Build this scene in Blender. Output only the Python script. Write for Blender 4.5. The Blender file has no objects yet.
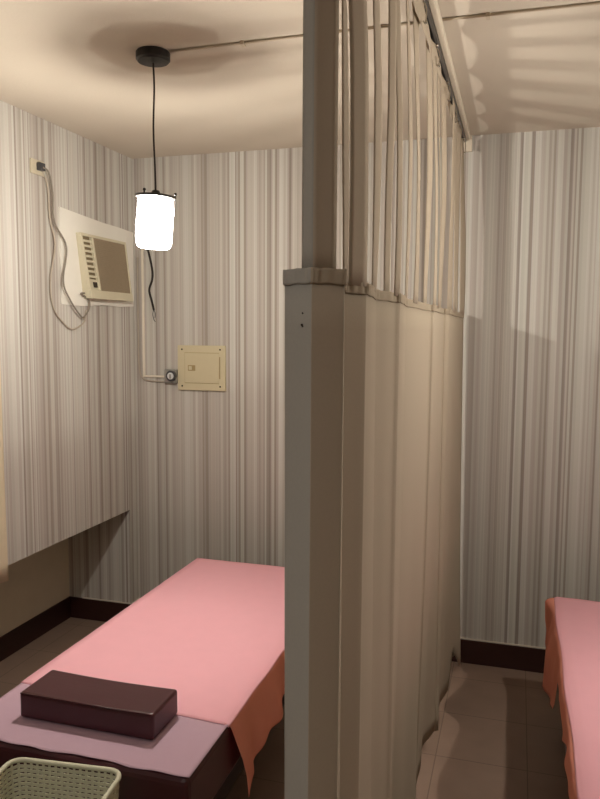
import bpy, bmesh, math, random
from mathutils import Vector, Matrix, noise

S = bpy.context.scene
COL = S.collection
random.seed(7)

# ------------------------------------------------------------------ camera
F_PX, YAW, PITCH, ROLL, CAM_H = 731.57, 0.28964, 0.09433, 0.00595, 1.6985


def cam_axes():
    sy, cy = math.sin(YAW), math.cos(YAW)
    f = Vector((-sy, cy, 0)); r = Vector((cy, sy, 0)); u = Vector((0, 0, 1))
    cp, sp = math.cos(PITCH), math.sin(PITCH)
    f2 = f * cp - u * sp; u2 = u * cp + f * sp
    cr, sr = math.cos(ROLL), math.sin(ROLL)
    return r * cr + u2 * sr, u2 * cr - r * sr, f2


_r, _u, _f = cam_axes()
cam_data = bpy.data.cameras.new('camera')
cam_data.sensor_fit = 'HORIZONTAL'; cam_data.sensor_width = 36.0
cam_data.lens = 36.0 * F_PX / 600.0
cam_data.clip_start = 0.02
cam = bpy.data.objects.new('camera', cam_data)
M = Matrix((_r, _u, -_f)).transposed().to_4x4()
M.translation = Vector((0, 0, CAM_H))
cam.matrix_world = M
COL.objects.link(cam)
S.camera = cam

# ------------------------------------------------------------------ world, exposure, added fill light
w = bpy.data.worlds.new('world'); S.world = w; w.use_nodes = True
w.node_tree.nodes['Background'].inputs[0].default_value = (0.8, 0.85, 1, 1)
w.node_tree.nodes['Background'].inputs[1].default_value = 0.02
S.view_settings.view_transform = 'Standard'
S.view_settings.look = 'None'
S.view_settings.gamma = 1.0
S.view_settings.use_curve_mapping = False
S.view_settings.exposure = 0.6

LAMP_COLOR = (1.0, 0.945, 0.825)
BULB_STRENGTH = 1300.0
GLASS_STRENGTH = 23.0
BACK_FILL = 11.0
bl = bpy.data.lights.new('back_fill_light', 'AREA'); bl.energy = BACK_FILL  # unseen fill added behind the camera to brighten the near curtain
bl.shape = 'RECTANGLE'; bl.size = 1.2; bl.size_y = 0.6; bl.color = (1, 0.96, 0.9)
blo = bpy.data.objects.new('back_fill_light', bl); blo.location = (-0.55, -0.8, 2.6)
COL.objects.link(blo)

# ------------------------------------------------------------------ room numbers
H = 2.64            # ceiling
D = 3.7234          # back wall
XL = -2.0902        # left bulkhead face
XREC = -2.501       # recessed lower left wall
ZS = 0.6764         # underside of the bulkhead
ZB = 0.1238         # baseboard height
PD = 0.0842         # pier depth
XC = -0.2735        # curtain plane
XR = 2.7; Y0 = -2.6
LAMP = Vector((-1.228, 2.341, 0))


# ------------------------------------------------------------------ helpers
def link(name, bm, mat, parent=None, smooth=False, solid=0, bevel=0, sub=0):
    me = bpy.data.meshes.new(name)
    bmesh.ops.recalc_face_normals(bm, faces=bm.faces[:])
    bm.to_mesh(me); bm.free()
    if smooth:
        for p in me.polygons: p.use_smooth = True
    o = bpy.data.objects.new(name, me)
    me.materials.append(mat)
    COL.objects.link(o)
    if parent is not None: o.parent = parent
    if bevel:
        b = o.modifiers.new('bevel', 'BEVEL'); b.width = bevel; b.segments = 3
        b.limit_method = 'ANGLE'; b.angle_limit = math.radians(40)
    if sub:
        s = o.modifiers.new('sub', 'SUBSURF'); s.levels = sub; s.render_levels = sub
    if solid:
        s = o.modifiers.new('solid', 'SOLIDIFY'); s.thickness = solid; s.offset = 0
    return o


def tag(o, label, cat, group=None):
    o['label'] = label; o['category'] = cat
    if group: o['group'] = group
    return o


def thing(name, label, cat, loc=(0, 0, 0), group=None):
    o = bpy.data.objects.new(name, None); COL.objects.link(o)
    o.location = loc; o.empty_display_size = 0.05
    return tag(o, label, cat, group)


def struct(name, bm, mat, parent=None, **k):
    o = link(name, bm, mat, parent, **k)
    if parent is None: o['kind'] = 'structure'
    return o


def box(bm, x0, x1, y0, y1, z0, z1):
    vs = [bm.verts.new((x, y, z)) for z in (z0, z1) for y in (y0, y1) for x in (x0, x1)]
    for f in ((0, 2, 3, 1), (4, 5, 7, 6), (0, 1, 5, 4), (2, 6, 7, 3), (0, 4, 6, 2), (1, 3, 7, 5)):
        bm.faces.new([vs[i] for i in f])
    return vs


def nb(): return bmesh.new()


def boxbm(*a):
    bm = nb(); box(bm, *a); return bm


def catmull(pts, n=8):
    pts = [Vector(p) for p in pts]
    P = [pts[0] * 2 - pts[1]] + pts + [pts[-1] * 2 - pts[-2]]
    out = []
    for i in range(1, len(P) - 2):
        a, b, c, d = P[i - 1], P[i], P[i + 1], P[i + 2]
        for k in range(n):
            t = k / n
            out.append(0.5 * ((2 * b) + (c - a) * t + (2 * a - 5 * b + 4 * c - d) * t * t + (3 * b - a - 3 * c + d) * t ** 3))
    out.append(pts[-1])
    return out


def tube(bm, pts, r, n=8, cap=True):
    pts = [Vector(p) for p in pts]
    rings = []
    ref = Vector((0.31, 0.17, 0.93)).normalized()
    for i, p in enumerate(pts):
        t = (pts[min(i + 1, len(pts) - 1)] - pts[max(i - 1, 0)])
        if t.length < 1e-9: t = Vector((0, 0, 1))
        t.normalize()
        a = ref - t * ref.dot(t)
        if a.length < 1e-3: a = Vector((1, 0, 0)) - t * t.x
        a.normalize(); ref = a
        b = t.cross(a)
        rr = r[i] if isinstance(r, (list, tuple)) else r
        rings.append([bm.verts.new(p + (a * math.cos(q) + b * math.sin(q)) * rr) for q in [2 * math.pi * k / n for k in range(n)]])
    for i in range(len(rings) - 1):
        for k in range(n):
            bm.faces.new((rings[i][k], rings[i][(k + 1) % n], rings[i + 1][(k + 1) % n], rings[i + 1][k]))
    if cap:
        bm.faces.new(rings[0][::-1]); bm.faces.new(rings[-1])


def lathe(bm, prof, n=32, c=(0, 0, 0), closed=False):
    cx, cy, cz = c
    rings = []
    for r, z in prof:
        if r < 1e-6:
            rings.append([bm.verts.new((cx, cy, cz + z))] * n)
        else:
            rings.append([bm.verts.new((cx + r * math.cos(2 * math.pi * k / n), cy + r * math.sin(2 * math.pi * k / n), cz + z)) for k in range(n)])
    m = len(rings)
    for i in range(m if closed else m - 1):
        A, B = rings[i], rings[(i + 1) % m]
        for k in range(n):
            f = []
            for v in (A[k], A[(k + 1) % n], B[(k + 1) % n], B[k]):
                if v not in f: f.append(v)
            if len(f) > 2: bm.faces.new(f)


def ball(bm, c, r, n=12):
    prof = [(r * math.sin(math.pi * i / n), -r * math.cos(math.pi * i / n)) for i in range(n + 1)]
    prof[0] = (0, -r); prof[-1] = (0, r)
    lathe(bm, prof, 2 * n, c)


def grid(bm, fn, us, vs):
    V = [[bm.verts.new(fn(u, v)) for u in us] for v in vs]
    for j in range(len(vs) - 1):
        for i in range(len(us) - 1):
            bm.faces.new((V[j][i], V[j][i + 1], V[j + 1][i + 1], V[j + 1][i]))


def lin(a, b, n): return [a + (b - a) * i / (n - 1) for i in range(n)]


def interp(x, tab):
    if x <= tab[0][0]: return tab[0][1]
    for (a, va), (b, vb) in zip(tab, tab[1:]):
        if x <= b:
            t = (x - a) / (b - a); t = t * t * (3 - 2 * t)
            return va + (vb - va) * t
    return tab[-1][1]


def copy_tree(o, parent=None):
    c = o.copy(); COL.objects.link(c)
    if parent is not None: c.parent = parent
    for ch in [x for x in bpy.data.objects if x.parent == o]:
        copy_tree(ch, c)
    return c


# ------------------------------------------------------------------ materials
def s2l(c):
    return tuple((v / 255 / 12.92) if v / 255 <= 0.04045 else ((v / 255 + 0.055) / 1.055) ** 2.4 for v in c) + (1,)


def mat(name, rgb, rough=0.6, metal=0.0, var=0.06, scale=30, bump=0.0, bscale=200, spec=0.5, trans=None):
    m = bpy.data.materials.new(name); m.use_nodes = True
    nt = m.node_tree; N = nt.nodes; L = nt.links
    b = N['Principled BSDF']
    b.inputs['Roughness'].default_value = rough; b.inputs['Metallic'].default_value = metal
    b.inputs['Specular IOR Level'].default_value = spec
    tc = N.new('ShaderNodeTexCoord')
    nz = N.new('ShaderNodeTexNoise'); nz.inputs['Scale'].default_value = scale; nz.inputs['Detail'].default_value = 4
    L.new(tc.outputs['Object'], nz.inputs['Vector'])
    mx = N.new('ShaderNodeMix'); mx.data_type = 'RGBA'
    c = s2l(rgb)
    mx.inputs['A'].default_value = tuple(x * (1 - var) for x in c[:3]) + (1,)
    mx.inputs['B'].default_value = tuple(min(1, x * (1 + var)) for x in c[:3]) + (1,)
    L.new(nz.outputs['Fac'], mx.inputs['Factor'])
    L.new(mx.outputs['Result'], b.inputs['Base Color'])
    if bump:
        n2 = N.new('ShaderNodeTexNoise'); n2.inputs['Scale'].default_value = bscale; n2.inputs['Detail'].default_value = 3
        L.new(tc.outputs['Object'], n2.inputs['Vector'])
        bp = N.new('ShaderNodeBump'); bp.inputs['Strength'].default_value = bump; bp.inputs['Distance'].default_value = 0.004
        L.new(n2.outputs['Fac'], bp.inputs['Height']); L.new(bp.outputs['Normal'], b.inputs['Normal'])
    if trans:
        t = N.new('ShaderNodeBsdfTranslucent'); t.inputs['Color'].default_value = s2l(trans[0])
        ms = N.new('ShaderNodeMixShader'); ms.inputs[0].default_value = trans[1]
        L.new(b.outputs[0], ms.inputs[1]); L.new(t.outputs[0], ms.inputs[2])
        L.new(ms.outputs[0], N['Material Output'].inputs[0])
    return m


def wallpaper_mat():
    m = bpy.data.materials.new('striped_wallpaper'); m.use_nodes = True
    nt = m.node_tree; N = nt.nodes; L = nt.links
    b = N['Principled BSDF']; b.inputs['Roughness'].default_value = 0.75; b.inputs['Specular IOR Level'].default_value = 0.2
    tc = N.new('ShaderNodeTexCoord'); sp = N.new('ShaderNodeSeparateXYZ'); L.new(tc.outputs['Object'], sp.inputs[0])
    ad = N.new('ShaderNodeMath'); ad.operation = 'ADD'; L.new(sp.outputs['X'], ad.inputs[0]); L.new(sp.outputs['Y'], ad.inputs[1])

    def cells(scale, off):
        mul = N.new('ShaderNodeMath'); mul.operation = 'MULTIPLY_ADD'
        mul.inputs[1].default_value = scale; mul.inputs[2].default_value = off
        L.new(ad.outputs[0], mul.inputs[0])
        v = N.new('ShaderNodeTexVoronoi'); v.voronoi_dimensions = '1D'; v.inputs['Scale'].default_value = 1.0
        L.new(mul.outputs[0], v.inputs['W'])
        s = N.new('ShaderNodeSeparateColor'); L.new(v.outputs['Color'], s.inputs[0])
        return s
    wide = cells(40, 3.3); fine = cells(92, 11.7); hair = cells(210, 5.1)
    r1 = N.new('ShaderNodeValToRGB'); r1.color_ramp.interpolation = 'CONSTANT'
    els = [(0.0, (187, 179, 173)), (0.2, (199, 193, 187)), (0.36, (178, 168, 161)), (0.52, (193, 187, 179)), (0.68, (171, 161, 153)), (0.8, (205, 200, 193)), (0.92, (179, 172, 166))]
    cr = r1.color_ramp
    cr.elements[0].position = 0; cr.elements[0].color = s2l(els[0][1])
    cr.elements[1].position = els[1][0]; cr.elements[1].color = s2l(els[1][1])
    for p, c in els[2:]:
        e = cr.elements.new(p); e.color = s2l(c)
    L.new(wide.outputs[0], r1.inputs[0])
    r2 = N.new('ShaderNodeValToRGB'); r2.color_ramp.interpolation = 'CONSTANT'
    cr = r2.color_ramp
    els = [(0.0, (202, 200, 193)), (0.28, (187, 179, 173)), (0.5, (163, 154, 145)), (0.62, (192, 186, 179)), (0.78, (150, 139, 133)), (0.87, (208, 205, 200))]
    cr.elements[0].position = 0; cr.elements[0].color = s2l(els[0][1])
    cr.elements[1].position = els[1][0]; cr.elements[1].color = s2l(els[1][1])
    for p, c in els[2:]:
        e = cr.elements.new(p); e.color = s2l(c)
    L.new(fine.outputs[0], r2.inputs[0])
    mx = N.new('ShaderNodeMix'); mx.data_type = 'RGBA'
    gt = N.new('ShaderNodeMath'); gt.operation = 'MULTIPLY_ADD'; gt.inputs[1].default_value = 0.6; gt.inputs[2].default_value = 0.35
    L.new(wide.outputs[1], gt.inputs[0]); L.new(gt.outputs[0], mx.inputs['Factor'])
    L.new(r1.outputs[0], mx.inputs['A']); L.new(r2.outputs[0], mx.inputs['B'])
    hm = N.new('ShaderNodeMath'); hm.operation = 'MULTIPLY_ADD'; hm.inputs[1].default_value = 0.13; hm.inputs[2].default_value = 0.90
    L.new(hair.outputs[0], hm.inputs[0])
    sc = N.new('ShaderNodeVectorMath'); sc.operation = 'SCALE'
    L.new(mx.outputs['Result'], sc.inputs[0]); L.new(hm.outputs[0], sc.inputs['Scale'])
    nz = N.new('ShaderNodeTexNoise'); nz.inputs['Scale'].default_value = 350; L.new(tc.outputs['Object'], nz.inputs['Vector'])
    nm = N.new('ShaderNodeMath'); nm.operation = 'MULTIPLY_ADD'; nm.inputs[1].default_value = 0.16; nm.inputs[2].default_value = 0.92
    L.new(nz.outputs['Fac'], nm.inputs[0])
    sc2 = N.new('ShaderNodeVectorMath'); sc2.operation = 'SCALE'
    L.new(sc.outputs[0], sc2.inputs[0]); L.new(nm.outputs[0], sc2.inputs['Scale'])
    L.new(sc2.outputs[0], b.inputs['Base Color'])
    return m


def tile_mat():
    m = bpy.data.materials.new('floor_tiles'); m.use_nodes = True
    nt = m.node_tree; N = nt.nodes; L = nt.links
    b = N['Principled BSDF']; b.inputs['Roughness'].default_value = 0.38; b.inputs['Specular IOR Level'].default_value = 0.35
    tc = N.new('ShaderNodeTexCoord'); mp = N.new('ShaderNodeMapping')
    mp.inputs['Location'].default_value = (-0.085, -0.02, 0)
    L.new(tc.outputs['Object'], mp.inputs[0])
    br = N.new('ShaderNodeTexBrick'); br.offset = 0.0; br.squash = 1.0
    br.inputs['Scale'].default_value = 1.0
    br.inputs['Brick Width'].default_value = 0.352; br.inputs['Row Height'].default_value = 0.352
    br.inputs['Mortar Size'].default_value = 0.0022; br.inputs['Mortar Smooth'].default_value = 0.1
    br.inputs['Color1'].default_value = s2l((143, 120, 107)); br.inputs['Color2'].default_value = s2l((138, 116, 103))
    br.inputs['Mortar'].default_value = s2l((112, 94, 82))
    L.new(mp.outputs[0], br.inputs['Vector'])
    nz = N.new('ShaderNodeTexNoise'); nz.inputs['Scale'].default_value = 9; nz.inputs['Detail'].default_value = 5
    L.new(tc.outputs['Object'], nz.inputs['Vector'])
    nm = N.new('ShaderNodeMath'); nm.operation = 'MULTIPLY_ADD'; nm.inputs[1].default_value = 0.3; nm.inputs[2].default_value = 0.85
    L.new(nz.outputs['Fac'], nm.inputs[0])
    sc = N.new('ShaderNodeVectorMath'); sc.operation = 'SCALE'
    L.new(br.outputs['Color'], sc.inputs[0]); L.new(nm.outputs[0], sc.inputs['Scale'])
    L.new(sc.outputs[0], b.inputs['Base Color'])
    return m


def emit_mat(name, strength, rgb, transp=0.0):
    m = bpy.data.materials.new(name); m.use_nodes = True
    nt = m.node_tree; N = nt.nodes; L = nt.links
    N.remove(N['Principled BSDF'])
    e = N.new('ShaderNodeEmission'); e.inputs[0].default_value = tuple(rgb) + (1,); e.inputs[1].default_value = strength
    if transp:
        t = N.new('ShaderNodeBsdfTransparent')
        ms = N.new('ShaderNodeMixShader'); ms.inputs[0].default_value = 1 - transp
        L.new(t.outputs[0], ms.inputs[1]); L.new(e.outputs[0], ms.inputs[2])
        L.new(ms.outputs[0], N['Material Output'].inputs[0])
    else:
        L.new(e.outputs[0], N['Material Output'].inputs[0])
    return m


WP = wallpaper_mat()
TILE = tile_mat()
CEIL = mat('ceiling_paint', (206, 195, 181), 0.9, var=0.03, scale=6, bump=0.15, bscale=90, spec=0.1)
PLAIN = mat('beige_plain_wall', (216, 205, 186), 0.85, var=0.05, scale=12)
DARKWOOD = mat('dark_baseboard_wood', (52, 24, 20), 0.45, var=0.15, scale=14)
CAULK = mat('white_caulk', (205, 195, 182), 0.7)
FABRIC = mat('curtain_fabric', (193, 178, 159), 0.95, var=0.05, scale=260, bump=0.12, bscale=900, spec=0.1, trans=((190, 172, 145), 0.10))
HEMF = mat('curtain_hem_fabric', (182, 167, 147), 0.95, var=0.06, scale=260, spec=0.1, trans=((185, 165, 135), 0.08))
METAL = mat('grey_track_metal', (120, 118, 118), 0.35, metal=0.9)
DMETAL = mat('dark_track_groove', (38, 38, 46), 0.5, metal=0.3)
STEEL = mat('hook_steel', (200, 196, 188), 0.25, metal=1.0)
WHITEWOOD = mat('pale_painted_batten', (214, 202, 184), 0.7, var=0.06, scale=40)
BLACK = mat('black_lamp_metal', (24, 20, 18), 0.45)
BLACKC = mat('black_cord', (34, 24, 20), 0.7)
VINYL = mat('maroon_vinyl', (66, 25, 33), 0.36, var=0.08, scale=60, bump=0.12, bscale=420, spec=0.5)
BASEV = mat('dark_bed_base', (40, 22, 22), 0.6)
LINING = mat('grey_curtain_reverse', (176, 172, 164), 0.95, var=0.05, scale=260, spec=0.1)
CORAL = mat('coral_under_sheet', (252, 178, 157), 0.9, var=0.04, scale=22, bump=0.08, bscale=120, spec=0.1, trans=((250, 150, 125), 0.35))
PINK = mat('pink_nonwoven_sheet', (252, 194, 207), 0.9, var=0.03, scale=18, bump=0.06, bscale=120, spec=0.1, trans=((240, 110, 80), 0.25))
MAUVE = mat('mauve_paper_sheet', (186, 156, 172), 0.9, var=0.03, scale=25, bump=0.06, bscale=140, spec=0.1)
CREAMP = mat('cream_basket_plastic', (208, 207, 184), 0.5, var=0.04)
ACPL = mat('yellowed_ac_plastic', (202, 194, 170), 0.5, var=0.04)
ACGRILL = mat('brown_grey_ac_grille', (146, 130, 108), 0.7, var=0.08, scale=80)
ACDARK = mat('ac_dark', (52, 44, 34), 0.7)
ACSHADE = mat('ac_outlet_brown', (120, 106, 82), 0.7)
BOARD = mat('white_painted_board', (226, 222, 214), 0.7, var=0.05, scale=10, bump=0.2, bscale=18)
GREYC = mat('grey_cable', (128, 119, 108), 0.6)
PALEC = mat('pale_cable', (174, 162, 148), 0.6)
CREAMPLATE = mat('cream_plate', (198, 188, 166), 0.6)
PANELC = mat('beige_panel_metal', (202, 191, 160), 0.55, var=0.03)
PANELD = mat('panel_line', (160, 142, 102), 0.6)
CONDC = mat('cream_conduit', (220, 211, 196), 0.6)
GREYP = mat('grey_plastic', (140, 138, 132), 0.5)
DGREYP = mat('dark_grey_plastic', (62, 62, 66), 0.4)
LGREYP = mat('light_dial', (206, 208, 210), 0.4)
CREAMCL = mat('cream_cloth', (226, 212, 186), 0.95, trans=((220, 200, 170), 0.2))
CEILCOND = mat('ceiling_conduit_paint', (192, 178, 158), 0.7)
BULBM = emit_mat('bulb_glow', BULB_STRENGTH, LAMP_COLOR)
GLASSM = emit_mat('frosted_glass_glow', GLASS_STRENGTH, (1.0, 0.93, 0.82), 0.55)

# ------------------------------------------------------------------ structure
struct('floor', boxbm(XREC - .1, XR, Y0, D + .1, -0.1, 0), TILE)
struct('ceiling', boxbm(XREC - .1, XR, Y0, D + .1, H, H + .1), CEIL)
struct('wall_back', boxbm(XREC - .1, XR, D, D + .1, 0, H), WP)
struct('wall_left', boxbm(XREC, XL, Y0, D, ZS, H), WP)
struct('wall_left_recess', boxbm(XREC - .1, XREC, Y0, D, 0, H), PLAIN)
struct('wall_left_pier', boxbm(XREC, XL, D - PD, D, 0, ZS), WP)
struct('wall_right', boxbm(XR, XR + .1, Y0, D + .1, 0, H), WP)
struct('wall_front', boxbm(XREC - .1, XR + .1, Y0 - .1, Y0, 0, H), PLAIN)


def baseboard(name, a):
    o = struct(name, boxbm(*a[0]), DARKWOOD, bevel=0.002)
    bm = boxbm(*a[1]); struct('caulk_line', bm, CAULK, o)


T = 0.012
baseboard('baseboard_back', ((XL, XR, D - T, D, 0, ZB), (XL + .001, XR - .001, D - T * .7, D, ZB, ZB + .005)))
baseboard('baseboard_left_pier', ((XREC + T, XL + T, D - PD - T, D - PD, 0, ZB), (XREC + T + .08, XL, D - PD - T * .7, D - PD, ZB, ZB + .005)))
baseboard('baseboard_left_pier_side', ((XL, XL + T, D - PD, D - T, 0, ZB), (XL, XL + T * .7, D - PD, D - T, ZB, ZB + .005)))
struct('baseboard_left', boxbm(XREC, XREC + T, Y0, D - PD, 0, ZB), DARKWOOD, bevel=0.002)
baseboard('baseboard_right', ((XR - T, XR, Y0, D - T, 0, ZB), (XR - T * .7, XR, Y0, D - T, ZB, ZB + .005)))


# ------------------------------------------------------------------ curtain track on the ceiling
trk = thing('curtain_track', 'grey metal curtain track on pale batten along the ceiling', 'curtain track', (XC, 2.1, H))
TX = XC - .016
P = lambda bm: [bmesh.ops.translate(bm, verts=bm.verts[:], vec=(-XC, -2.1, -H)), bm][1]
bm = nb()
box(bm, TX - .015, TX - .011, .45, 3.70, 2.606, H - .001)
box(bm, TX + .011, TX + .015, .45, 3.70, 2.606, H - .001)
box(bm, TX - .011, TX + .011, .45, 3.70, 2.632, H - .001)
box(bm, TX - .011, TX - .005, .45, 3.70, 2.606, 2.609)
box(bm, TX + .005, TX + .011, .45, 3.70, 2.606, 2.609)
link('rail', P(bm), METAL, trk)
link('groove', P(boxbm(TX - .0105, TX + .0105, .45, 3.70, 2.622, 2.6315)), DMETAL, trk)
link('batten', P(boxbm(TX + .0155, TX + .035, .45, 3.722, 2.614, H - .001)), WHITEWOOD, trk, bevel=0.002)
link('end_block', P(boxbm(TX - .03, TX + .042, 3.7005, D - .001, 2.562, H - .001)), WHITEWOOD, trk, bevel=0.003)

# ------------------------------------------------------------------ curtain
HEM0, HEM1 = 1.765, 1.783
cur = thing('divider_curtain', 'tall beige divider curtain with open strip top splitting the room', 'curtain', (XC, 2.2, 0))
CO = Vector((XC, 2.2, 0))

near = [(-.324, 1.04), (-.3205, 1.003), (-.3175, .9935), (-.297, .9795), (-.2735, .9637), (-.271, .962), (-.269, .9638), (-.256, .979), (-.2375, 1.0015), (-.2365, 1.004), (-.2372, 1.01),
        (-.262, 1.115), (-.285, 1.215), (-.2865, 1.226), (-.285, 1.231), (-.274, 1.257), (-.263, 1.281), (-.2622, 1.288), (-.264, 1.302), (-.270, 1.37), (-.284, 1.485), (-.2845, 1.515), (-.276, 1.575), (-.270, 1.635), (-.263, 1.655), (-.262, 1.675), (-.271, 1.78), (-.284, 1.90), (-.285, 1.94), (-.282, 2.14), (-.279, 2.34), (-.276, 2.385), (-.267, 2.395), (-.265, 2.42), (-.268, 2.5), (-.276, 2.68), (-.277, 2.80), (-.268, 2.815), (-.258, 2.83), (-.257, 2.86), (-.263, 3.1), (-.265, 3.4), (-.267, 3.702)]
path = [Vector((p.x, p.y)) for p in catmull([Vector((a, b, 0)) for a, b in near], 5)]
HZ = [(.9, .05), (2.0, .12), (2.5, .135), (2.78, .12), (2.88, .10), (2.95, .155), (3.06, .14), (3.16, .06), (3.24, .02), (3.36, .03), (3.42, .13), (3.50, .14), (3.57, .05), (3.62, .012), (3.7, .012)]


def cur_pt(i, z):
    p = path[i]
    t = max(0, (HEM0 - z) / HEM0)
    damp = 1 - 0.35 * t if p.y > 1.3 else 1 - .15 * t
    x = XC + (p.x - XC) * damp
    x += t * t * (0.016 * math.sin(p.y * 9.0 + .6) + 0.008 * math.sin(p.y * 23)) * min(1, max(0, (p.y - 1.25) / .5))
    if 1.6 < p.y < 3.2: x -= t * t * .016 * min(1, (p.y - 1.6) / .4) * min(1, (3.2 - p.y) / .3)
    if p.y > 3.2: x += t * .02 * (p.y - 3.2) / .5
    return Vector((x, p.y, z)) - CO


bm = nb()
zs = [1 - (j / 26) ** 1.0 for j in range(27)]
CI = min(range(len(path)), key=lambda i: (path[i] - Vector((-.271, .962))).length)
us = list(range(CI, len(path)))
grid(bm, lambda i, t: cur_pt(i, interp(path[i].y, HZ) + (HEM0 - interp(path[i].y, HZ)) * t), us, zs)
link('drop_panel', bm, FABRIC, cur, smooth=True, solid=0.0012)
bm = nb()
grid(bm, lambda i, t: cur_pt(i, interp(path[i].y, HZ) + (HEM0 - interp(path[i].y, HZ)) * t), list(range(CI + 1)), zs)
te = link('turned_edge', bm, LINING, cur, smooth=True, solid=0.0012)
te['label'] = 'grey turned-over edge'
for z, rr in ((1.722, .0012), (1.706, .0016), (1.704, .0012)):
    bm = nb(); e = path[CI].lerp(path[0], 0); q = Vector((-.2855, .9705)) if rr < .0015 or z > 1.71 else Vector((-.2868, .9714))
    ball(bm, Vector((q.x - .0006, q.y - .0009, z)) - CO, rr, 6)
    link('eyelet', bm, BLACKC, te, smooth=True)
# hem tape with gathers
hp = []
for i in range(len(path) - 1):
    for k in range(3):
        hp.append(path[i].lerp(path[i + 1], k / 3))
hp.append(path[-1])


def hem_pt(i, z):
    p = hp[i]
    g = .0009 * math.sin(i * .55) + .0009 * math.sin(i * .23)
    q = hp[min(i + 1, len(hp) - 1)] - hp[max(i - 1, 0)]
    n = Vector((q.y, -q.x)).normalized() * (.0015 + g * (1 if HEM0 < z < HEM1 else .5))
    dz = .0006 * math.sin(i * .31)
    return Vector((p.x + n.x, p.y + n.y, z + dz)) - CO


bm = nb()
grid(bm, lambda i, z: hem_pt(i, z), list(range(CI * 3, len(hp))), [HEM0 - .003, HEM0, HEM0 + .005, HEM0 + .009, HEM0 + .014, HEM1])
link('hem_tape', bm, HEMF, cur, smooth=True, solid=0.003)
bm = nb()
grid(bm, lambda i, z: hem_pt(i, z), list(range(CI * 3 + 1)), [HEM0 - .003, HEM0, HEM0 + .005, HEM0 + .009, HEM0 + .014, HEM1])
link('hem_tape', bm, LINING, te, smooth=True, solid=0.003)
# strips
strips = [
    [(-.2885, .9738), (-.284, .9705), (-.2795, .9675), (-.2735, .9637), (-.2695, .961)],
    [(-.2695, .961), (-.266, .967), (-.259, .977), (-.252, .985), (-.245, .9925)],
    [(-.250, 1.05), (-.264, 1.115), (-.277, 1.176)],
    [(-.2855, 1.228), (-.2745, 1.254), (-.263, 1.280)],
    [(-.269, 1.37), (-.277, 1.43), (-.284, 1.49)],
    [(-.278, 1.565), (-.2705, 1.605)],
    [(-.2715, 1.625), (-.263, 1.66)],
    [(-.283, 1.885), (-.285, 1.94)],
    [(-.283, 2.02), (-.281, 2.11)],
    [(-.280, 2.25), (-.278, 2.33)],
    [(-.272, 2.39), (-.266, 2.43)],
    [(-.269, 2.51), (-.271, 2.57)],
    [(-.278, 2.66), (-.2735, 2.74)],
    [(-.260, 2.84), (-.2555, 2.93)],
    [(-.265, 3.03), (-.260, 3.12)],
    [(-.267, 3.20), (-.262, 3.30)],
    [(-.268, 3.465), (-.264, 3.62)],
]
ST0, ST1 = HEM1 - .007, 2.56
for si, sp in enumerate(strips):
    pl = [Vector((a, b)) for a, b in sp]
    while len(pl) < 5:
        pl = [q for a, b in zip(pl, pl[1:]) for q in (a, a.lerp(b, .5))] + [pl[-1]]
    c = sum(pl, Vector((0, 0))) / len(pl)
    ph = random.uniform(0, 6)

    def sfn(i, t, pl=pl, c=c, ph=ph, si=si):
        q = pl[i] - c
        wsc = 1.0 + .25 * max(0, (t - .9) / .1) ** 1.5 * (0 if si < 2 else 1)
        a = (.06 * math.sin(t * 3.1 + ph)) * (0 if si < 2 else 1)
        q = Vector((q.x * math.cos(a) - q.y * math.sin(a), q.x * math.sin(a) + q.y * math.cos(a))) * wsc
        c = Vector((c.x - (0 if si < 2 else .010) * max(0, t - .5) / .5, c.y))
        off = .004 * math.sin(t * 4 + ph * 2) * (0 if si < 2 else 1)
        return Vector((c.x + q.x + off, c.y + q.y, ST0 + (ST1 - ST0) * t)) - CO
    bm = nb(); grid(bm, sfn, list(range(len(pl))), lin(0, 1, 22))
    link('strip', bm, LINING if si == 0 else FABRIC, cur, smooth=True, solid=0.0014)
# header tape under the track, scalloped between the hooks
hooks_y = [.99, 1.34, 1.72, 2.09, 2.43, 2.79, 3.08, 3.32, 3.60]
hy = lin(.965, 3.64, 150)


def head_pt(y, t):
    d = min(range(len(hooks_y)), key=lambda k: abs(hooks_y[k] - y))
    a = max([h for h in hooks_y if h <= y], default=.93); b = min([h for h in hooks_y if h > y], default=3.66)
    u = (y - a) / (b - a)
    sag = .026 * math.sin(math.pi * u) ** .8 if 0 < u < 1 else 0
    x = XC - .010 + .002 * math.sin(math.pi * 2 * u) + .001 * math.sin(y * 40)
    top = 2.603 - sag
    bot = 2.530
    return Vector((x, y, bot + (top - bot) * t)) - CO


bm = nb(); grid(bm, head_pt, hy, [0, .25, .5, .75, 1])
link('header_tape', bm, FABRIC, cur, smooth=True, solid=0.002)
for y in hooks_y:
    bm = nb()
    pts = [(TX, y, 2.6045), (TX, y, 2.599), (TX + .012, y + .002, 2.588), (TX + .019, y, 2.57), (TX + .019, y - .002, 2.545), (TX + .018, y - .006, 2.53), (TX + .012, y - .010, 2.536)]
    tube(bm, [Vector(p) - CO for p in catmull(pts, 4)], .002, 6)
    ball(bm, Vector((TX + .010, y, 2.598)) - CO, .0055, 6)
    ball(bm, Vector((TX + .019, y - .003, 2.534)) - CO, .004, 6)
    link('hook', bm, STEEL, cur, smooth=True)


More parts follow.
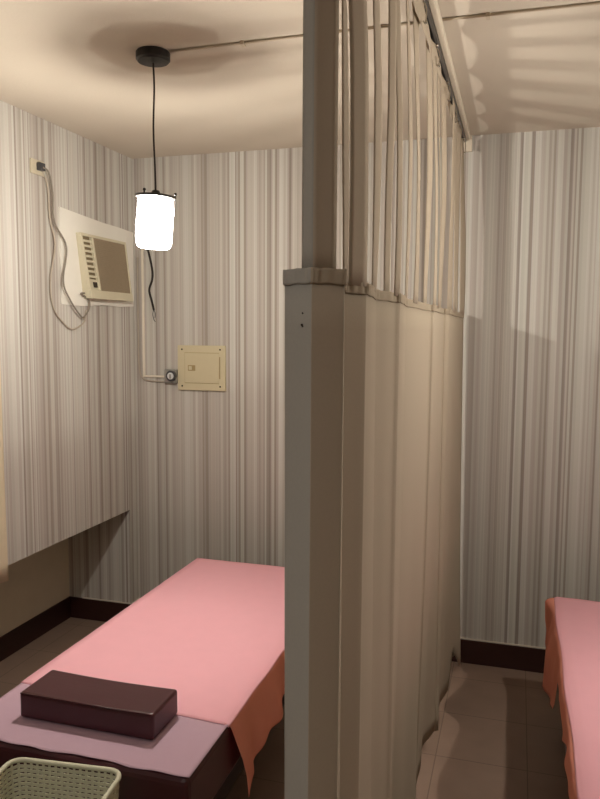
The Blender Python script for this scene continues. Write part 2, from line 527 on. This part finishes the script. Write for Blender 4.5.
# ------------------------------------------------------------------ pendant lamps
def make_lamp():
    t = thing('pendant_lamp', 'lit glass pendant lamp hanging on black cord near air conditioner', 'lamp', (LAMP.x, LAMP.y, H))
    bm = nb(); lathe(bm, [(0, 0), (.055, 0), (.058, -.004), (.058, -.026), (.052, -.033), (.012, -.036), (0, -.036)], 36)
    link('canopy', bm, BLACK, t, smooth=False, bevel=0)
    bm = nb(); tube(bm, catmull([(0, 0, -.03), (.003, 0, -.12), (-.002, 0, -.25), (.002, 0, -.38), (.004, 0, -.465)], 6), .0032, 8)
    link('cord', bm, BLACKC, t, smooth=True)
    tilt = Matrix.Rotation(math.radians(3.5), 4, 'Y')
    piv = Vector((.004, 0, -.472))

    def tl(bm):
        bmesh.ops.transform(bm, matrix=Matrix.Translation(piv) @ tilt, verts=bm.verts[:]); return bm
    bm = nb(); lathe(bm, [(0, .012), (.012, .010), (.017, 0), (.017, -.045), (.02, -.05), (0, -.05)], 20)
    link('socket', tl(bm), BLACK, t, smooth=True)
    bm = nb()   # top ring with a three-arm spider
    rz = -.012
    lathe(bm, [(.067 + .0045 * math.cos(q), rz + .0045 * math.sin(q)) for q in [2 * math.pi * k / 8 for k in range(8)]], 48, closed=True)
    for k in range(3):
        a = 2 * math.pi * k / 3 + .4
        tube(bm, [(.014 * math.cos(a), .014 * math.sin(a), rz), (.067 * math.cos(a), .067 * math.sin(a), rz)], .0035, 8)
    lathe(bm, [(.012, -.006), (.058, -.011), (.058, -.015), (.012, -.015)], 32, closed=True)
    ring = link('top_ring', tl(bm), BLACK, t, smooth=True)
    for k in range(3):
        a = 2 * math.pi * k / 3 + .4
        bm = nb(); tube(bm, [(.067 * math.cos(a), .067 * math.sin(a), rz), (.067 * math.cos(a), .067 * math.sin(a), rz + .013)], [.003, .003], 8)
        ball(bm, (.067 * math.cos(a), .067 * math.sin(a), rz + .014), .0055, 8)
        link('knob', tl(bm), BLACK, t, smooth=True)
    bm = nb()
    lathe(bm, [(.060, -.016), (.0605, -.03), (.061, -.06), (.063, -.10), (.0635, -.145), (.062, -.168), (.057, -.182), (.050, -.188), (.049, -.186), (.056, -.178)], 48)
    link('glass_shade', tl(bm), GLASSM, t, smooth=True)
    for k in range(3):
        a = 2 * math.pi * k / 3 + .4
        bm = nb()
        c, s = math.cos(a), math.sin(a)
        tube(bm, [(.068 * c, .068 * s, rz), (.068 * c, .068 * s, -.075), (.063 * c, .063 * s, -.082)], .0018, 6)
        box(bm, .068 * c - .004, .068 * c + .004, .068 * s - .004, .068 * s + .004, -.067, -.068)
        link('clip_arm', tl(bm), BLACK, t, smooth=False)
    bm = nb(); ball(bm, (0, 0, -.098), .028, 10)
    link('bulb', tl(bm), BULBM, t, smooth=True)
    return t


lamp = make_lamp()
lamp2 = copy_tree(lamp)
lamp2.location = (.68, 2.36, H)
[c for c in bpy.data.objects if c.parent == lamp2 and c.name.startswith('bulb')][0].location.z += .03
lamp2['label'] = 'lit glass pendant lamp over the right massage bed'

# ceiling conduit
cc = thing('ceiling_conduit', 'thin wire conduit running across the ceiling from the black lamp canopy', 'conduit', (-.7, 2.34, H))
O = Vector((-.7, 2.34, H))
bm = nb(); tube(bm, [Vector((-1.165, 2.341, H - .0048)) - O, Vector((TX - .017, 2.334, H - .0048)) - O], 0.0042, 8)
link('conduit_run', bm, CEILCOND, cc, smooth=True)
bm = nb(); tube(bm, [Vector((TX + .037, 2.334, H - .0048)) - O, Vector((.62, 2.352, H - .0048)) - O], 0.0042, 8)
link('conduit_run', bm, CEILCOND, cc, smooth=True)
for x in (-.9, -.45, -.12, .3):
    bm = boxbm(x - .006, x + .006, 2.327, 2.353, H - .013, H - .0005)
    bmesh.ops.translate(bm, verts=bm.verts[:], vec=-O); link('clip', bm, CEILCOND, cc)


# ------------------------------------------------------------------ air conditioner
AX = XL
ac = thing('window_air_conditioner', 'old cream window air conditioner set in white board on left wall', 'air conditioner', (AX, 3.35, 1.85))
AO = Vector((AX, 3.35, 1.85))
SH = lambda bm: [bmesh.ops.translate(bm, verts=bm.verts[:], vec=-AO), bm][1]
# surround board with an uneven edge
bm = nb()
out = [(3.03, 1.815), (3.2, 1.812), (3.4, 1.822), (3.55, 1.818), (3.70, 1.826), (3.712, 1.9), (3.706, 2.05), (3.712, 2.235), (3.55, 2.243), (3.4, 2.246), (3.22, 2.256), (3.03, 2.268), (3.022, 2.1), (3.035, 1.95)]
a = [bm.verts.new((AX + .0005, y, z)) for y, z in out]; b = [bm.verts.new((AX + .008, y, z)) for y, z in out]
bm.faces.new(a[::-1]); bm.faces.new(b)
for i in range(len(out)):
    j = (i + 1) % len(out); bm.faces.new((a[i], a[j], b[j], b[i]))
link('surround_board', SH(bm), BOARD, ac)


def acx(z, d=0):   # the front leans out towards the bottom
    return AX + .034 + .02 * (2.168 - z) / .318 + d


def acy(y, z):   # the unit sits a little crooked in its opening
    k = (2.168 - z) / .318; u = (y - 3.105) / .47
    return (3.176 + .055 * k) + ((3.605 + .032 * k) - (3.176 + .055 * k)) * u - .025


def slab(bm, y0, y1, z0, z1, d0, d1):
    vs = [bm.verts.new((acx(z, d), acy(y, z), z)) for z in (z0, z1) for y in (y0, y1) for d in (d0, d1)]
    for f in ((0, 2, 3, 1), (4, 5, 7, 6), (0, 1, 5, 4), (2, 6, 7, 3), (0, 4, 6, 2), (1, 3, 7, 5)):
        bm.faces.new([vs[i] for i in f])


ay0, ay1, az0, az1 = 3.105, 3.575, 1.85, 2.166
bm = nb()
vs = []
for z in (az0, az1):
    for y in (ay0, ay1):
        vs.append(bm.verts.new((AX + .006, acy(y, z), z))); vs.append(bm.verts.new((acx(z, -.012), acy(y, z), z)))
for f in ((0, 2, 3, 1), (4, 5, 7, 6), (0, 1, 5, 4), (2, 6, 7, 3), (0, 4, 6, 2), (1, 3, 7, 5)):
    bm.faces.new([vs[i] for i in f])
link('body', SH(bm), ACPL, ac, bevel=.004)
bm = nb()
slab(bm, ay0, ay1, az0, az0 + .042, -.012, .004)
slab(bm, ay0, ay1, az1 - .014, az1, -.012, .002)
slab(bm, ay0, ay0 + .014, az0 + .042, az1 - .014, -.012, .002)
slab(bm, ay1 - .014, ay1, az0 + .042, az1 - .014, -.012, .002)
slab(bm, ay0 + .098, ay0 + .116, az0 + .042, az1 - .014, -.012, .003)
link('front_frame', SH(bm), ACPL, ac, bevel=.002)
bm = nb(); slab(bm, ay0 + .116, ay1 - .014, az0 + .042, az1 - .014, -.012, -.002)
gr = link('intake_grille', SH(bm), ACGRILL, ac)
bm = nb()
for i in range(26):
    z = az0 + .048 + i * (az1 - az0 - .066) / 26
    slab(bm, ay0 + .120, ay1 - .018, z, z + .004, -.002, .0005)
link('grille_ribs', SH(bm), ACGRILL, gr)
bm = nb(); slab(bm, ay0 + .014, ay0 + .098, az0 + .095, az1 - .014, -.0125, -.011)
vent = link('air_outlet', SH(bm), ACSHADE, ac)
for i in range(8):
    z = az0 + .103 + i * .0245
    bm = nb(); slab(bm, ay0 + .016, ay0 + .096, z, z + .011, -.011, -.001 - .0)
    link('louver', SH(bm), ACPL, ac, bevel=.001)
bm = nb(); slab(bm, ay0 + .014, ay0 + .098, az0 + .042, az0 + .095, -.012, -.004)
cp = link('control_plate', SH(bm), ACPL, ac)
bm = nb(); slab(bm, ay0 + .048, ay0 + .078, az0 + .056, az0 + .082, -.004, .006)
link('control_knob', SH(bm), ACDARK, cp, bevel=.002)


def cable(name, pts, r, m, parent, n=6, off=(0, 0, 0)):
    bm = nb(); tube(bm, [p - Vector(off) for p in catmull(pts, n)], r, 8)
    return link(name, bm, m, parent, smooth=True)


WC = AX + .022
pc = cable('power_cord', [(AX + .034, 2.872, 2.414), (AX + .03, 2.917, 2.401), (WC, 2.955, 2.319), (WC, 2.962, 2.19), (WC + .006, 3.043, 2.084),
                          (WC + .006, 3.012, 1.923), (WC + .006, 3.059, 1.841), (WC, 3.152, 1.767), (WC, 3.186, 1.758), (WC, 3.236, 1.803), (WC, 3.23, 1.843), (AX + .02, 3.17, 1.872), (AX + .016, 3.225, 1.876)], 0.0040, GREYC, ac, 8, AO)
bm = nb(); box(bm, AX + .0105, AX + .034, 2.856, 2.892, 2.400, 2.434)
link('plug', SH(bm), DGREYP, pc, bevel=.004)

t = cable('signal_cable', [(AX + .010, 2.90, 2.405), (AX + .010, 2.935, 2.347), (AX + .012, 2.944, 2.204), (AX + .014, 2.975, 2.087), (AX + .011, 2.938, 1.927), (AX + .009, 2.955, 1.80),
                           (AX + .008, 3.041, 1.722), (AX + .008, 3.113, 1.698), (AX + .010, 3.205, 1.733), (AX + .012, 3.222, 1.795)], .004, PALEC, None, 8)
tag(t, 'thin pale cable looping down beside the air conditioner on left wall', 'cable')

ot = thing('wall_outlet', 'cream wall outlet high on the left striped wall', 'outlet', (AX, 2.87, 2.414))
bm = boxbm(AX + .0005, AX + .010, 2.822, 2.918, 2.383, 2.447); bmesh.ops.translate(bm, verts=bm.verts[:], vec=(-AX, -2.87, -2.414))
link('face_plate', bm, CREAMPLATE, ot, bevel=.002)

# ------------------------------------------------------------------ breaker panel, conduit, timer on the back wall
bp = thing('breaker_panel', 'beige metal breaker panel cover on the back wall', 'breaker panel', (-1.68, D, 1.49))
BO = Vector((-1.68, D, 1.49))
SB = lambda bm: [bmesh.ops.translate(bm, verts=bm.verts[:], vec=-BO), bm][1]
link('cover_plate', SB(boxbm(-1.817, -1.532, D - .016, D - .0005, 1.363, 1.612)), PANELC, bp, bevel=.003)
dr = link('door', SB(boxbm(-1.772, -1.568, D - .0195, D - .016, 1.405, 1.570)), PANELC, bp, bevel=.0015)
bm = nb()
box(bm, -1.774, -1.568, D - .0165, D - .0158, 1.570, 1.5725); box(bm, -1.774, -1.568, D - .0165, D - .0158, 1.4025, 1.405)
box(bm, -1.774, -1.772, D - .0165, D - .0158, 1.405, 1.57)
link('door_gap', SB(bm), PANELD, bp)
link('hinge', SB(boxbm(-1.566, -1.561, D - .020, D - .016, 1.43, 1.55)), PANELD, bp, bevel=.001)
lt = link('latch', SB(boxbm(-1.752, -1.708, D - .0215, D - .0195, 1.472, 1.503)), PANELD, dr, bevel=.001)
link('latch_tab', SB(boxbm(-1.746, -1.728, D - .0245, D - .0215, 1.477, 1.498)), PANELC, dr, bevel=.001)
for x in (-1.79, -1.562):
    for z in (1.387, 1.59):
        bm = nb(); ball(bm, (x, D - .016, z), .005, 6); link('screw', SB(bm), ACDARK, bp, smooth=True)

cd = thing('wall_conduit', 'cream conduit running down the back wall corner to the grey dial socket', 'conduit', (-2.03, D, 1.43))
CD = Vector((-2.03, D, 1.43))
SC = lambda bm: [bmesh.ops.translate(bm, verts=bm.verts[:], vec=-CD), bm][1]
bm = nb(); box(bm, -2.037, -2.024, D - .012, D - .0005, 1.441, 2.16); link('vertical_run', SC(bm), CONDC, cd, bevel=.002)
bm = nb(); box(bm, -2.037, -1.901, D - .012, D - .0005, 1.429, 1.4405); link('horizontal_run', SC(bm), CONDC, cd, bevel=.002)
pts = [(-2.062, D - .006, 2.10), (-2.064, D - .006, 1.8), (-2.064, D - .006, 1.56), (-2.063, D - .006, 1.50), (-2.052, D - .006, 1.44), (-2.02, D - .006, 1.412), (-1.96, D - .006, 1.407), (-1.902, D - .006, 1.406)]
bm = nb(); tube(bm, catmull(pts, 6), .004, 8)  # thin pale tube following the outside of the conduit bend
t = link('pale_tube', bm, PALEC, None, smooth=True); tag(t, 'thin pale tube bending around outside the cream conduit corner', 'cable')

bc = cable('loose_black_wire', [(-2.012, D - .006, 2.15), (-1.994, D - .02, 2.14), (-1.984, D - .02, 2.12), (-1.964, D - .02, 2.027), (-1.967, D - .018, 1.972), (-1.985, D - .018, 1.917), (-1.969, D - .018, 1.851), (-1.957, D - .02, 1.806)], .0062, BLACKC, None, 8)
tag(bc, 'loose black wire hanging behind the lit lamp on back wall', 'wire')
bm = nb()
tube(bm, catmull([(-1.957, D - .02, 1.81), (-1.950, D - .02, 1.788), (-1.951, D - .02, 1.762)], 5), .0022, 6)
tube(bm, catmull([(-1.958, D - .02, 1.81), (-1.964, D - .02, 1.782), (-1.957, D - .02, 1.752), (-1.949, D - .02, 1.742)], 5), .0022, 6)
link('bare_ends', bm, DGREYP, bc, smooth=True)

ds = thing('dial_socket', 'small grey box with round dial beside the beige breaker panel', 'timer socket', (-1.855, D, 1.44))
DO = Vector((-1.855, D, 1.44))
SD = lambda bm: [bmesh.ops.translate(bm, verts=bm.verts[:], vec=-DO), bm][1]
link('back_box', SD(boxbm(-1.895, -1.8185, D - .03, D - .0005, 1.4, 1.478)), GREYP, ds, bevel=.006)


def disc(r0, y0, y1, c=(-1.845, 1.442), n=28):
    bm = nb()
    lathe(bm, [(0, 0), (r0, 0), (r0, 1), (0, 1)], n)
    for v in bm.verts:
        x, yy, z = v.co; v.co = Vector((c[0] + x, y0 + (y1 - y0) * z, c[1] + yy)) - DO
    return bm


dd = link('dial', disc(.030, D - .0305, D - .048), DGREYP, ds, bevel=.002)
link('dial_face', disc(.019, D - .0485, D - .052), LGREYP, dd, bevel=.001)
link('dial_pointer', SD(boxbm(-1.849, -1.841, D - .056, D - .0525, 1.428, 1.452)), GREYP, dd)


# ------------------------------------------------------------------ massage beds
BZ = 0.54
BX0, BX1, BY0, BY1 = -1.525, -0.782, 1.630, 3.318
bed = thing('massage_bed', 'dark maroon vinyl massage bed under the hanging lamp on the left', 'massage bed', ((BX0 + BX1) / 2, 2.48, 0))
bo = Vector(((BX0 + BX1) / 2, 2.48, 0))
bm = boxbm(BX0, BX1, BY0, BY1, .372, BZ); bmesh.ops.translate(bm, verts=bm.verts[:], vec=-bo)
link('mattress', bm, VINYL, bed, bevel=.02, smooth=False)
bm = boxbm(BX0 + .035, BX1 - .035, BY0 + .035, BY1 - .035, .27, .371); bmesh.ops.translate(bm, verts=bm.verts[:], vec=-bo)
link('base_frame', bm, BASEV, bed, bevel=.005)
for sx in (BX0 + .09, BX1 - .09):
    for sy in (BY0 + .09, BY1 - .09):
        bm = boxbm(sx - .035, sx + .035, sy - .035, sy + .035, .001, .27); bmesh.ops.translate(bm, verts=bm.verts[:], vec=-bo)
        link('leg', bm, BASEV, bed, bevel=.004)
bed2 = copy_tree(bed)
DX, DY = 1.705, -.04
bed2.location = bo + Vector((DX, DY, 0))
bed2['label'] = 'dark massage bed right of the curtain, mostly hidden under a pink sheet'
bed['group'] = bed2['group'] = 'massage beds'


def drape(x0, x1, z, R, sgn, s, hang, flare):
    """cross-section: across the top from the far side (s<=1), then over the edge; s-1 = metres past the edge"""
    if s <= 1:
        return x0 + (x1 - x0) * s, z
    e = (s - 1)
    q = min(e / (R * math.pi / 2), 1)
    x = x1 + sgn * R * math.sin(q * math.pi / 2); zz = z - R * (1 - math.cos(q * math.pi / 2))
    rest = max(0, e - R * math.pi / 2)
    return x + sgn * flare * rest, zz - rest


# pink sheet of the left bed
HL = [(1.90, .262), (1.97, .235), (2.10, .20), (2.32, .172), (2.45, .155), (2.8, .16), (3.3, .15)]
us = lin(0, 1, 26) + [1 + v for v in lin(0.004, 1, 22)]


def pink_l(s, v):
    xl_, xr_ = BX0 - .004, BX1 - .016
    y0 = 1.945 + (1.903 - 1.945) * min(s, 1)
    y = y0 + (BY1 + .006 - y0) * v
    z0 = BZ + .0035
    wr = -.0012 * max(0, 1 - v / .02) + .0012 * noise.noise(Vector((s * 5, y * 4, 1))) * min(1, v / .03) + .0007 * noise.noise(Vector((s * 17, y * 14, 4)))
    if s <= 1:
        x = xl_ + (xr_ - xl_) * s; z = z0 + wr
        if v > .97: z -= .0
        return Vector((x, y, z + .0008))
    e = (s - 1) * interp(y, HL) * (1 + .05 * math.sin(y * 31))
    tip = max(0, 1 - (y - 1.9) / .09)
    y -= -tip * e * .25 * 0 - 0
    x, z = drape(xl_, xr_, z0, .019, 1, 1 + e, 0, .10)
    wave = (.011 * math.sin(y * 17 + 1.0) + .006 * math.sin(y * 41 + 2) + .009) * min(1, max(0, e - .02) / .12)
    return Vector((x + wave + .002, y + .06 * min(1, e / .2) * max(0, 1 - (y - 1.9) / .25), z))


ul = [v for v in us if v <= 1]
coral_us = lin(.95, 1, 4) + [v for v in us if v > 1]


def roll_l(s, v):    # the pink sheet ends just over the edge
    p = pink_l(min(s, 1), v)
    p.z += .0035 * min(1, max(0, (s - .78) / .08)) * min(1, .15 + v / .04)
    e = max(0, s - 1)
    if e:
        e = e * (.02 + .0015 * math.sin(p.y * 23))
        p.x += e * .95; p.z -= e * .35
    return p


bm = nb(); grid(bm, roll_l, ul + [1.33, 1.66, 2], lin(0, 1, 90))
t = link('pink_sheet', bm, PINK, None, smooth=True, solid=0.0012)
tag(t, 'pink sheet spread over the left massage bed under the lit lamp', 'sheet', 'pink bed sheets')
bm = nb(); grid(bm, lambda s, v: pink_l(s, v) - Vector((0, 0, .0012 if s <= 1 else 0)), coral_us, lin(0.004, 1, 90))
t = link('coral_sheet', bm, CORAL, None, smooth=True, solid=0.0012)
tag(t, 'coral sheet hanging off the right side of the left massage bed', 'sheet', 'coral under sheets')


def mauve(u, v):
    x = (BX0 - .002) + (BX1 + .001 - BX0) * u
    yf = 1.640 + .0035 * math.sin(u * 13) + .002 * math.sin(u * 37 + 1)
    x -= .0
    y = yf + (1.945 - .042 * u + .006 - yf) * v
    z = BZ + .0016 + .0007 * noise.noise(Vector((x * 12, y * 12, 0)))
    lift = max(0, 1 - v / .06)
    return Vector((x, y, z + .0012 * lift * (1 + math.sin(u * 23))))


bm = nb(); grid(bm, mauve, lin(0, 1, 60), lin(0, 1, 24))
t = link('paper_sheet', bm, MAUVE, None, smooth=True, solid=0.0008)
tag(t, 'thin mauve paper sheet at the head of the left massage bed', 'sheet')

# pillow block
pb = thing('massage_pillow', 'maroon vinyl block pillow lying on the mauve paper sheet', 'pillow', (-1.165, 1.84, BZ))
bm = nb()
px0, px1, py0, py1, pz0, pz1 = -1.39, -.948, 1.757, 1.918, BZ + .0045, .624


def pil(u, v, z):
    return Vector((px0 + (px1 - px0) * u, py0 + (py1 - py0) * v, z)) - Vector((-1.165, 1.84, BZ))


nx, ny = 16, 8
top = [[bm.verts.new(pil(i / nx, j / ny, pz1 - .008 * math.sin(math.pi * i / nx) ** 1.0 * (.5 + .5 * math.sin(math.pi * j / ny)))) for i in range(nx + 1)] for j in range(ny + 1)]
bot = [[bm.verts.new(pil(i / nx, j / ny, pz0)) for i in range(nx + 1)] for j in range(ny + 1)]
for j in range(ny):
    for i in range(nx):
        bm.faces.new((top[j][i], top[j][i + 1], top[j + 1][i + 1], top[j + 1][i]))
        bm.faces.new((bot[j][i], bot[j + 1][i], bot[j + 1][i + 1], bot[j][i + 1]))
for i in range(nx):
    bm.faces.new((bot[0][i], bot[0][i + 1], top[0][i + 1], top[0][i])); bm.faces.new((top[ny][i], top[ny][i + 1], bot[ny][i + 1], bot[ny][i]))
for j in range(ny):
    bm.faces.new((top[j][0], top[j + 1][0], bot[j + 1][0], bot[j][0])); bm.faces.new((bot[j][nx], bot[j + 1][nx], top[j + 1][nx], top[j][nx]))
link('cushion_block', bm, VINYL, pb, smooth=False, bevel=.010)
bm = nb()
c0 = Vector((-1.165, 1.84, BZ))
tube(bm, [Vector(q) - c0 for q in [(px0 + .004, py0 + .003, pz1 - .004), (px1 - .004, py0 + .003, pz1 - .004), (px1 - .003, py1 - .004, pz1 - .004)]][:2], .0022, 6)
link('seam', bm, VINYL, pb, smooth=True)

# pink sheet of the right bed
RX0, RX1 = BX0 + DX, BX1 + DX
RY0, RY1 = BY0 + DY, BY1 + DY
HR = [(1.6, .05), (2.15, .06), (2.30, .10), (2.42, .05), (2.66, .05), (2.72, .23), (2.85, .25), (3.05, .255), (3.2, .25), (3.28, .22)]
HV = [1.60 + 1.69 * i / 110 for i in range(111)]


def pink_r(s, y):
    z0 = BZ + .0035
    wr = .0012 * noise.noise(Vector((s * 5, y * 4, 7))) + .0007 * noise.noise(Vector((s * 17, y * 14, 9)))
    xr_, xl_ = RX1, RX0 + .015
    if s <= 1:
        return Vector((xr_ + (xl_ - xr_) * s, y, z0 + wr + .0008))
    e = (s - 1) * interp(y, HR)
    x, z = drape(xr_, xl_, z0, .018, -1, 1 + e, 0, .05)
    k = min(1, max(0, e - .012) / .1)
    wave = (.014 + .012 * math.sin(y * 13 + .6) + .006 * math.sin(y * 37)) * k
    far = max(0, (y - 3.12) / .16)
    wave += .030 * far * min(1, e / .03) * max(0, 1 - e / .16)
    return Vector((x - wave - .002, y, z))




def roll_r(s, y):
    p = pink_r(min(s, 1), y)
    p.z += .0035 * min(1, max(0, (s - .78) / .08))
    e = max(0, s - 1)
    if e:
        e = e * (.016 + .003 * math.sin(y * 11))
        p.x -= e * .95; p.z -= e * .4
    return p


bm = nb(); grid(bm, roll_r, ul + [1.33, 1.66, 2], HV)
t = link('pink_sheet', bm, PINK, None, smooth=True, solid=0.0012)
tag(t, 'pink sheet spread over the bed right of the curtain', 'sheet', 'pink bed sheets')
bm = nb(); grid(bm, pink_r, coral_us, HV)
t = link('coral_sheet', bm, CORAL, None, smooth=True, solid=0.0012)
tag(t, 'coral sheet bunched and hanging along the left edge of the right bed', 'sheet', 'coral under sheets')


# ------------------------------------------------------------------ woven plastic basket
RZ = .580
bk = thing('plastic_basket', 'cream woven plastic basket in front of the left bed', 'basket', (-1.07, 1.43, 0))
KO = Vector((-1.07, 1.43, 0))
BANG = math.radians(6.4)
HWX, HWY = .154, .120


def rrect(hx, hy, r, n=7):
    pts = []
    for cx, cy, a0 in ((hx - r, hy - r, 0), (-hx + r, hy - r, 90), (-hx + r, -hy + r, 180), (hx - r, -hy + r, 270)):
        for k in range(n):
            a = math.radians(a0 + 90 * k / (n - 1)); pts.append((cx + r * math.cos(a), cy + r * math.sin(a)))
    return pts


def bk_pt(x, y, z):
    c, s = math.cos(BANG), math.sin(BANG)
    return Vector((x * c - y * s, x * s + y * c, z))


def resample(pts, n):
    P = [Vector((a, b, 0)) for a, b in pts] + [Vector((pts[0][0], pts[0][1], 0))]
    ls = [0]
    for a, b in zip(P, P[1:]): ls.append(ls[-1] + (b - a).length)
    out = []
    for k in range(n):
        d = ls[-1] * k / n
        i = max(j for j in range(len(ls) - 1) if ls[j] <= d)
        out.append(P[i].lerp(P[i + 1], (d - ls[i]) / max(1e-9, ls[i + 1] - ls[i])))
    return out


NV, NH = 60, 46
base = resample(rrect(HWX, HWY, .035), NV)
bm = nb()


def scl(z): return .80 + .20 * z / RZ


# vertical flat slats
for p, q in zip(base, base[1:] + base[:1]):
    d = (q - p).normalized(); n = Vector((d.y, -d.x, 0))
    a, b = p - d * .0032, p + d * .0032
    ring = []
    for z in (.02, RZ - .01):
        k = scl(z)
        for e, off in ((a, -.0008), (b, -.0008), (b, .0008), (a, .0008)):
            ring.append(bm.verts.new(bk_pt((e.x + n.x * off) * k, (e.y + n.y * off) * k, z)))
    for i in range(4):
        j = (i + 1) % 4; bm.faces.new((ring[i], ring[j], ring[4 + j], ring[4 + i]))
    bm.faces.new(ring[0:4][::-1]); bm.faces.new(ring[4:8])
# horizontal weave bands
for r in range(NH):
    z = .03 + (RZ - .05) * r / (NH - 1); k = scl(z)
    L = []
    for i in range(NV * 2):
        p = base[i // 2].lerp(base[(i // 2 + 1) % NV], .5 * (i % 2))
        nn = p.normalized() * (.0016 * (1 if (i // 2 + r) % 2 else -1) * (1 if i % 2 == 0 else 0))
        x, y = (p.x + nn.x) * k, (p.y + nn.y) * k
        pn = p.normalized() * .0008
        L.append([bm.verts.new(bk_pt(x - pn.x, y - pn.y, z - .0043)), bm.verts.new(bk_pt(x + pn.x, y + pn.y, z - .0043)), bm.verts.new(bk_pt(x + pn.x, y + pn.y, z + .0043)), bm.verts.new(bk_pt(x - pn.x, y - pn.y, z + .0043))])
    for i in range(len(L)):
        A, B = L[i], L[(i + 1) % len(L)]
        for q in range(4):
            bm.faces.new((A[q], A[(q + 1) % 4], B[(q + 1) % 4], B[q]))
link('woven_side', bm, CREAMP, bk)
bm = nb()
rp = rrect(HWX, HWY, .035)
tube(bm, [bk_pt(a, b, RZ - .004) for a, b in rp + rp[:1]], .0065, 8, cap=False)
link('rim', bm, CREAMP, bk, smooth=True)
bm = nb()
lo = [bk_pt(a * .81, b * .81, .001) for a, b in rp]; hi = [bk_pt(a * .81, b * .81, .024) for a, b in rp]
A = [bm.verts.new(p) for p in lo]; B = [bm.verts.new(p) for p in hi]
bm.faces.new(A[::-1]); bm.faces.new(B)
for i in range(len(A)):
    j = (i + 1) % len(A); bm.faces.new((A[i], A[j], B[j], B[i]))
link('bottom', bm, CREAMP, bk)

# ------------------------------------------------------------------ cream cloth at the left edge
bm = nb()
grid(bm, lambda y, z: Vector((AX + .035 + .014 * math.sin(y * 30) * (1.2 - z / 2.6), y + .012 * max(0, (1 - z)) , z)), lin(2.06, 2.540, 40), lin(.632, 2.2, 20))
cl = link('window_curtain', bm, CREAMCL, None, smooth=True, solid=.002)
tag(cl, 'cream cloth curtain hanging on the left wall at the photo edge', 'curtain')
bm = nb(); tube(bm, [(AX + .035, 2.0, 2.21), (AX + .035, 2.53, 2.21)], .006, 8)
for y in (2.03, 2.50): tube(bm, [(AX + .001, y, 2.21), (AX + .035, y, 2.21)], .005, 8)
link('rod', bm, STEEL, cl, smooth=True)
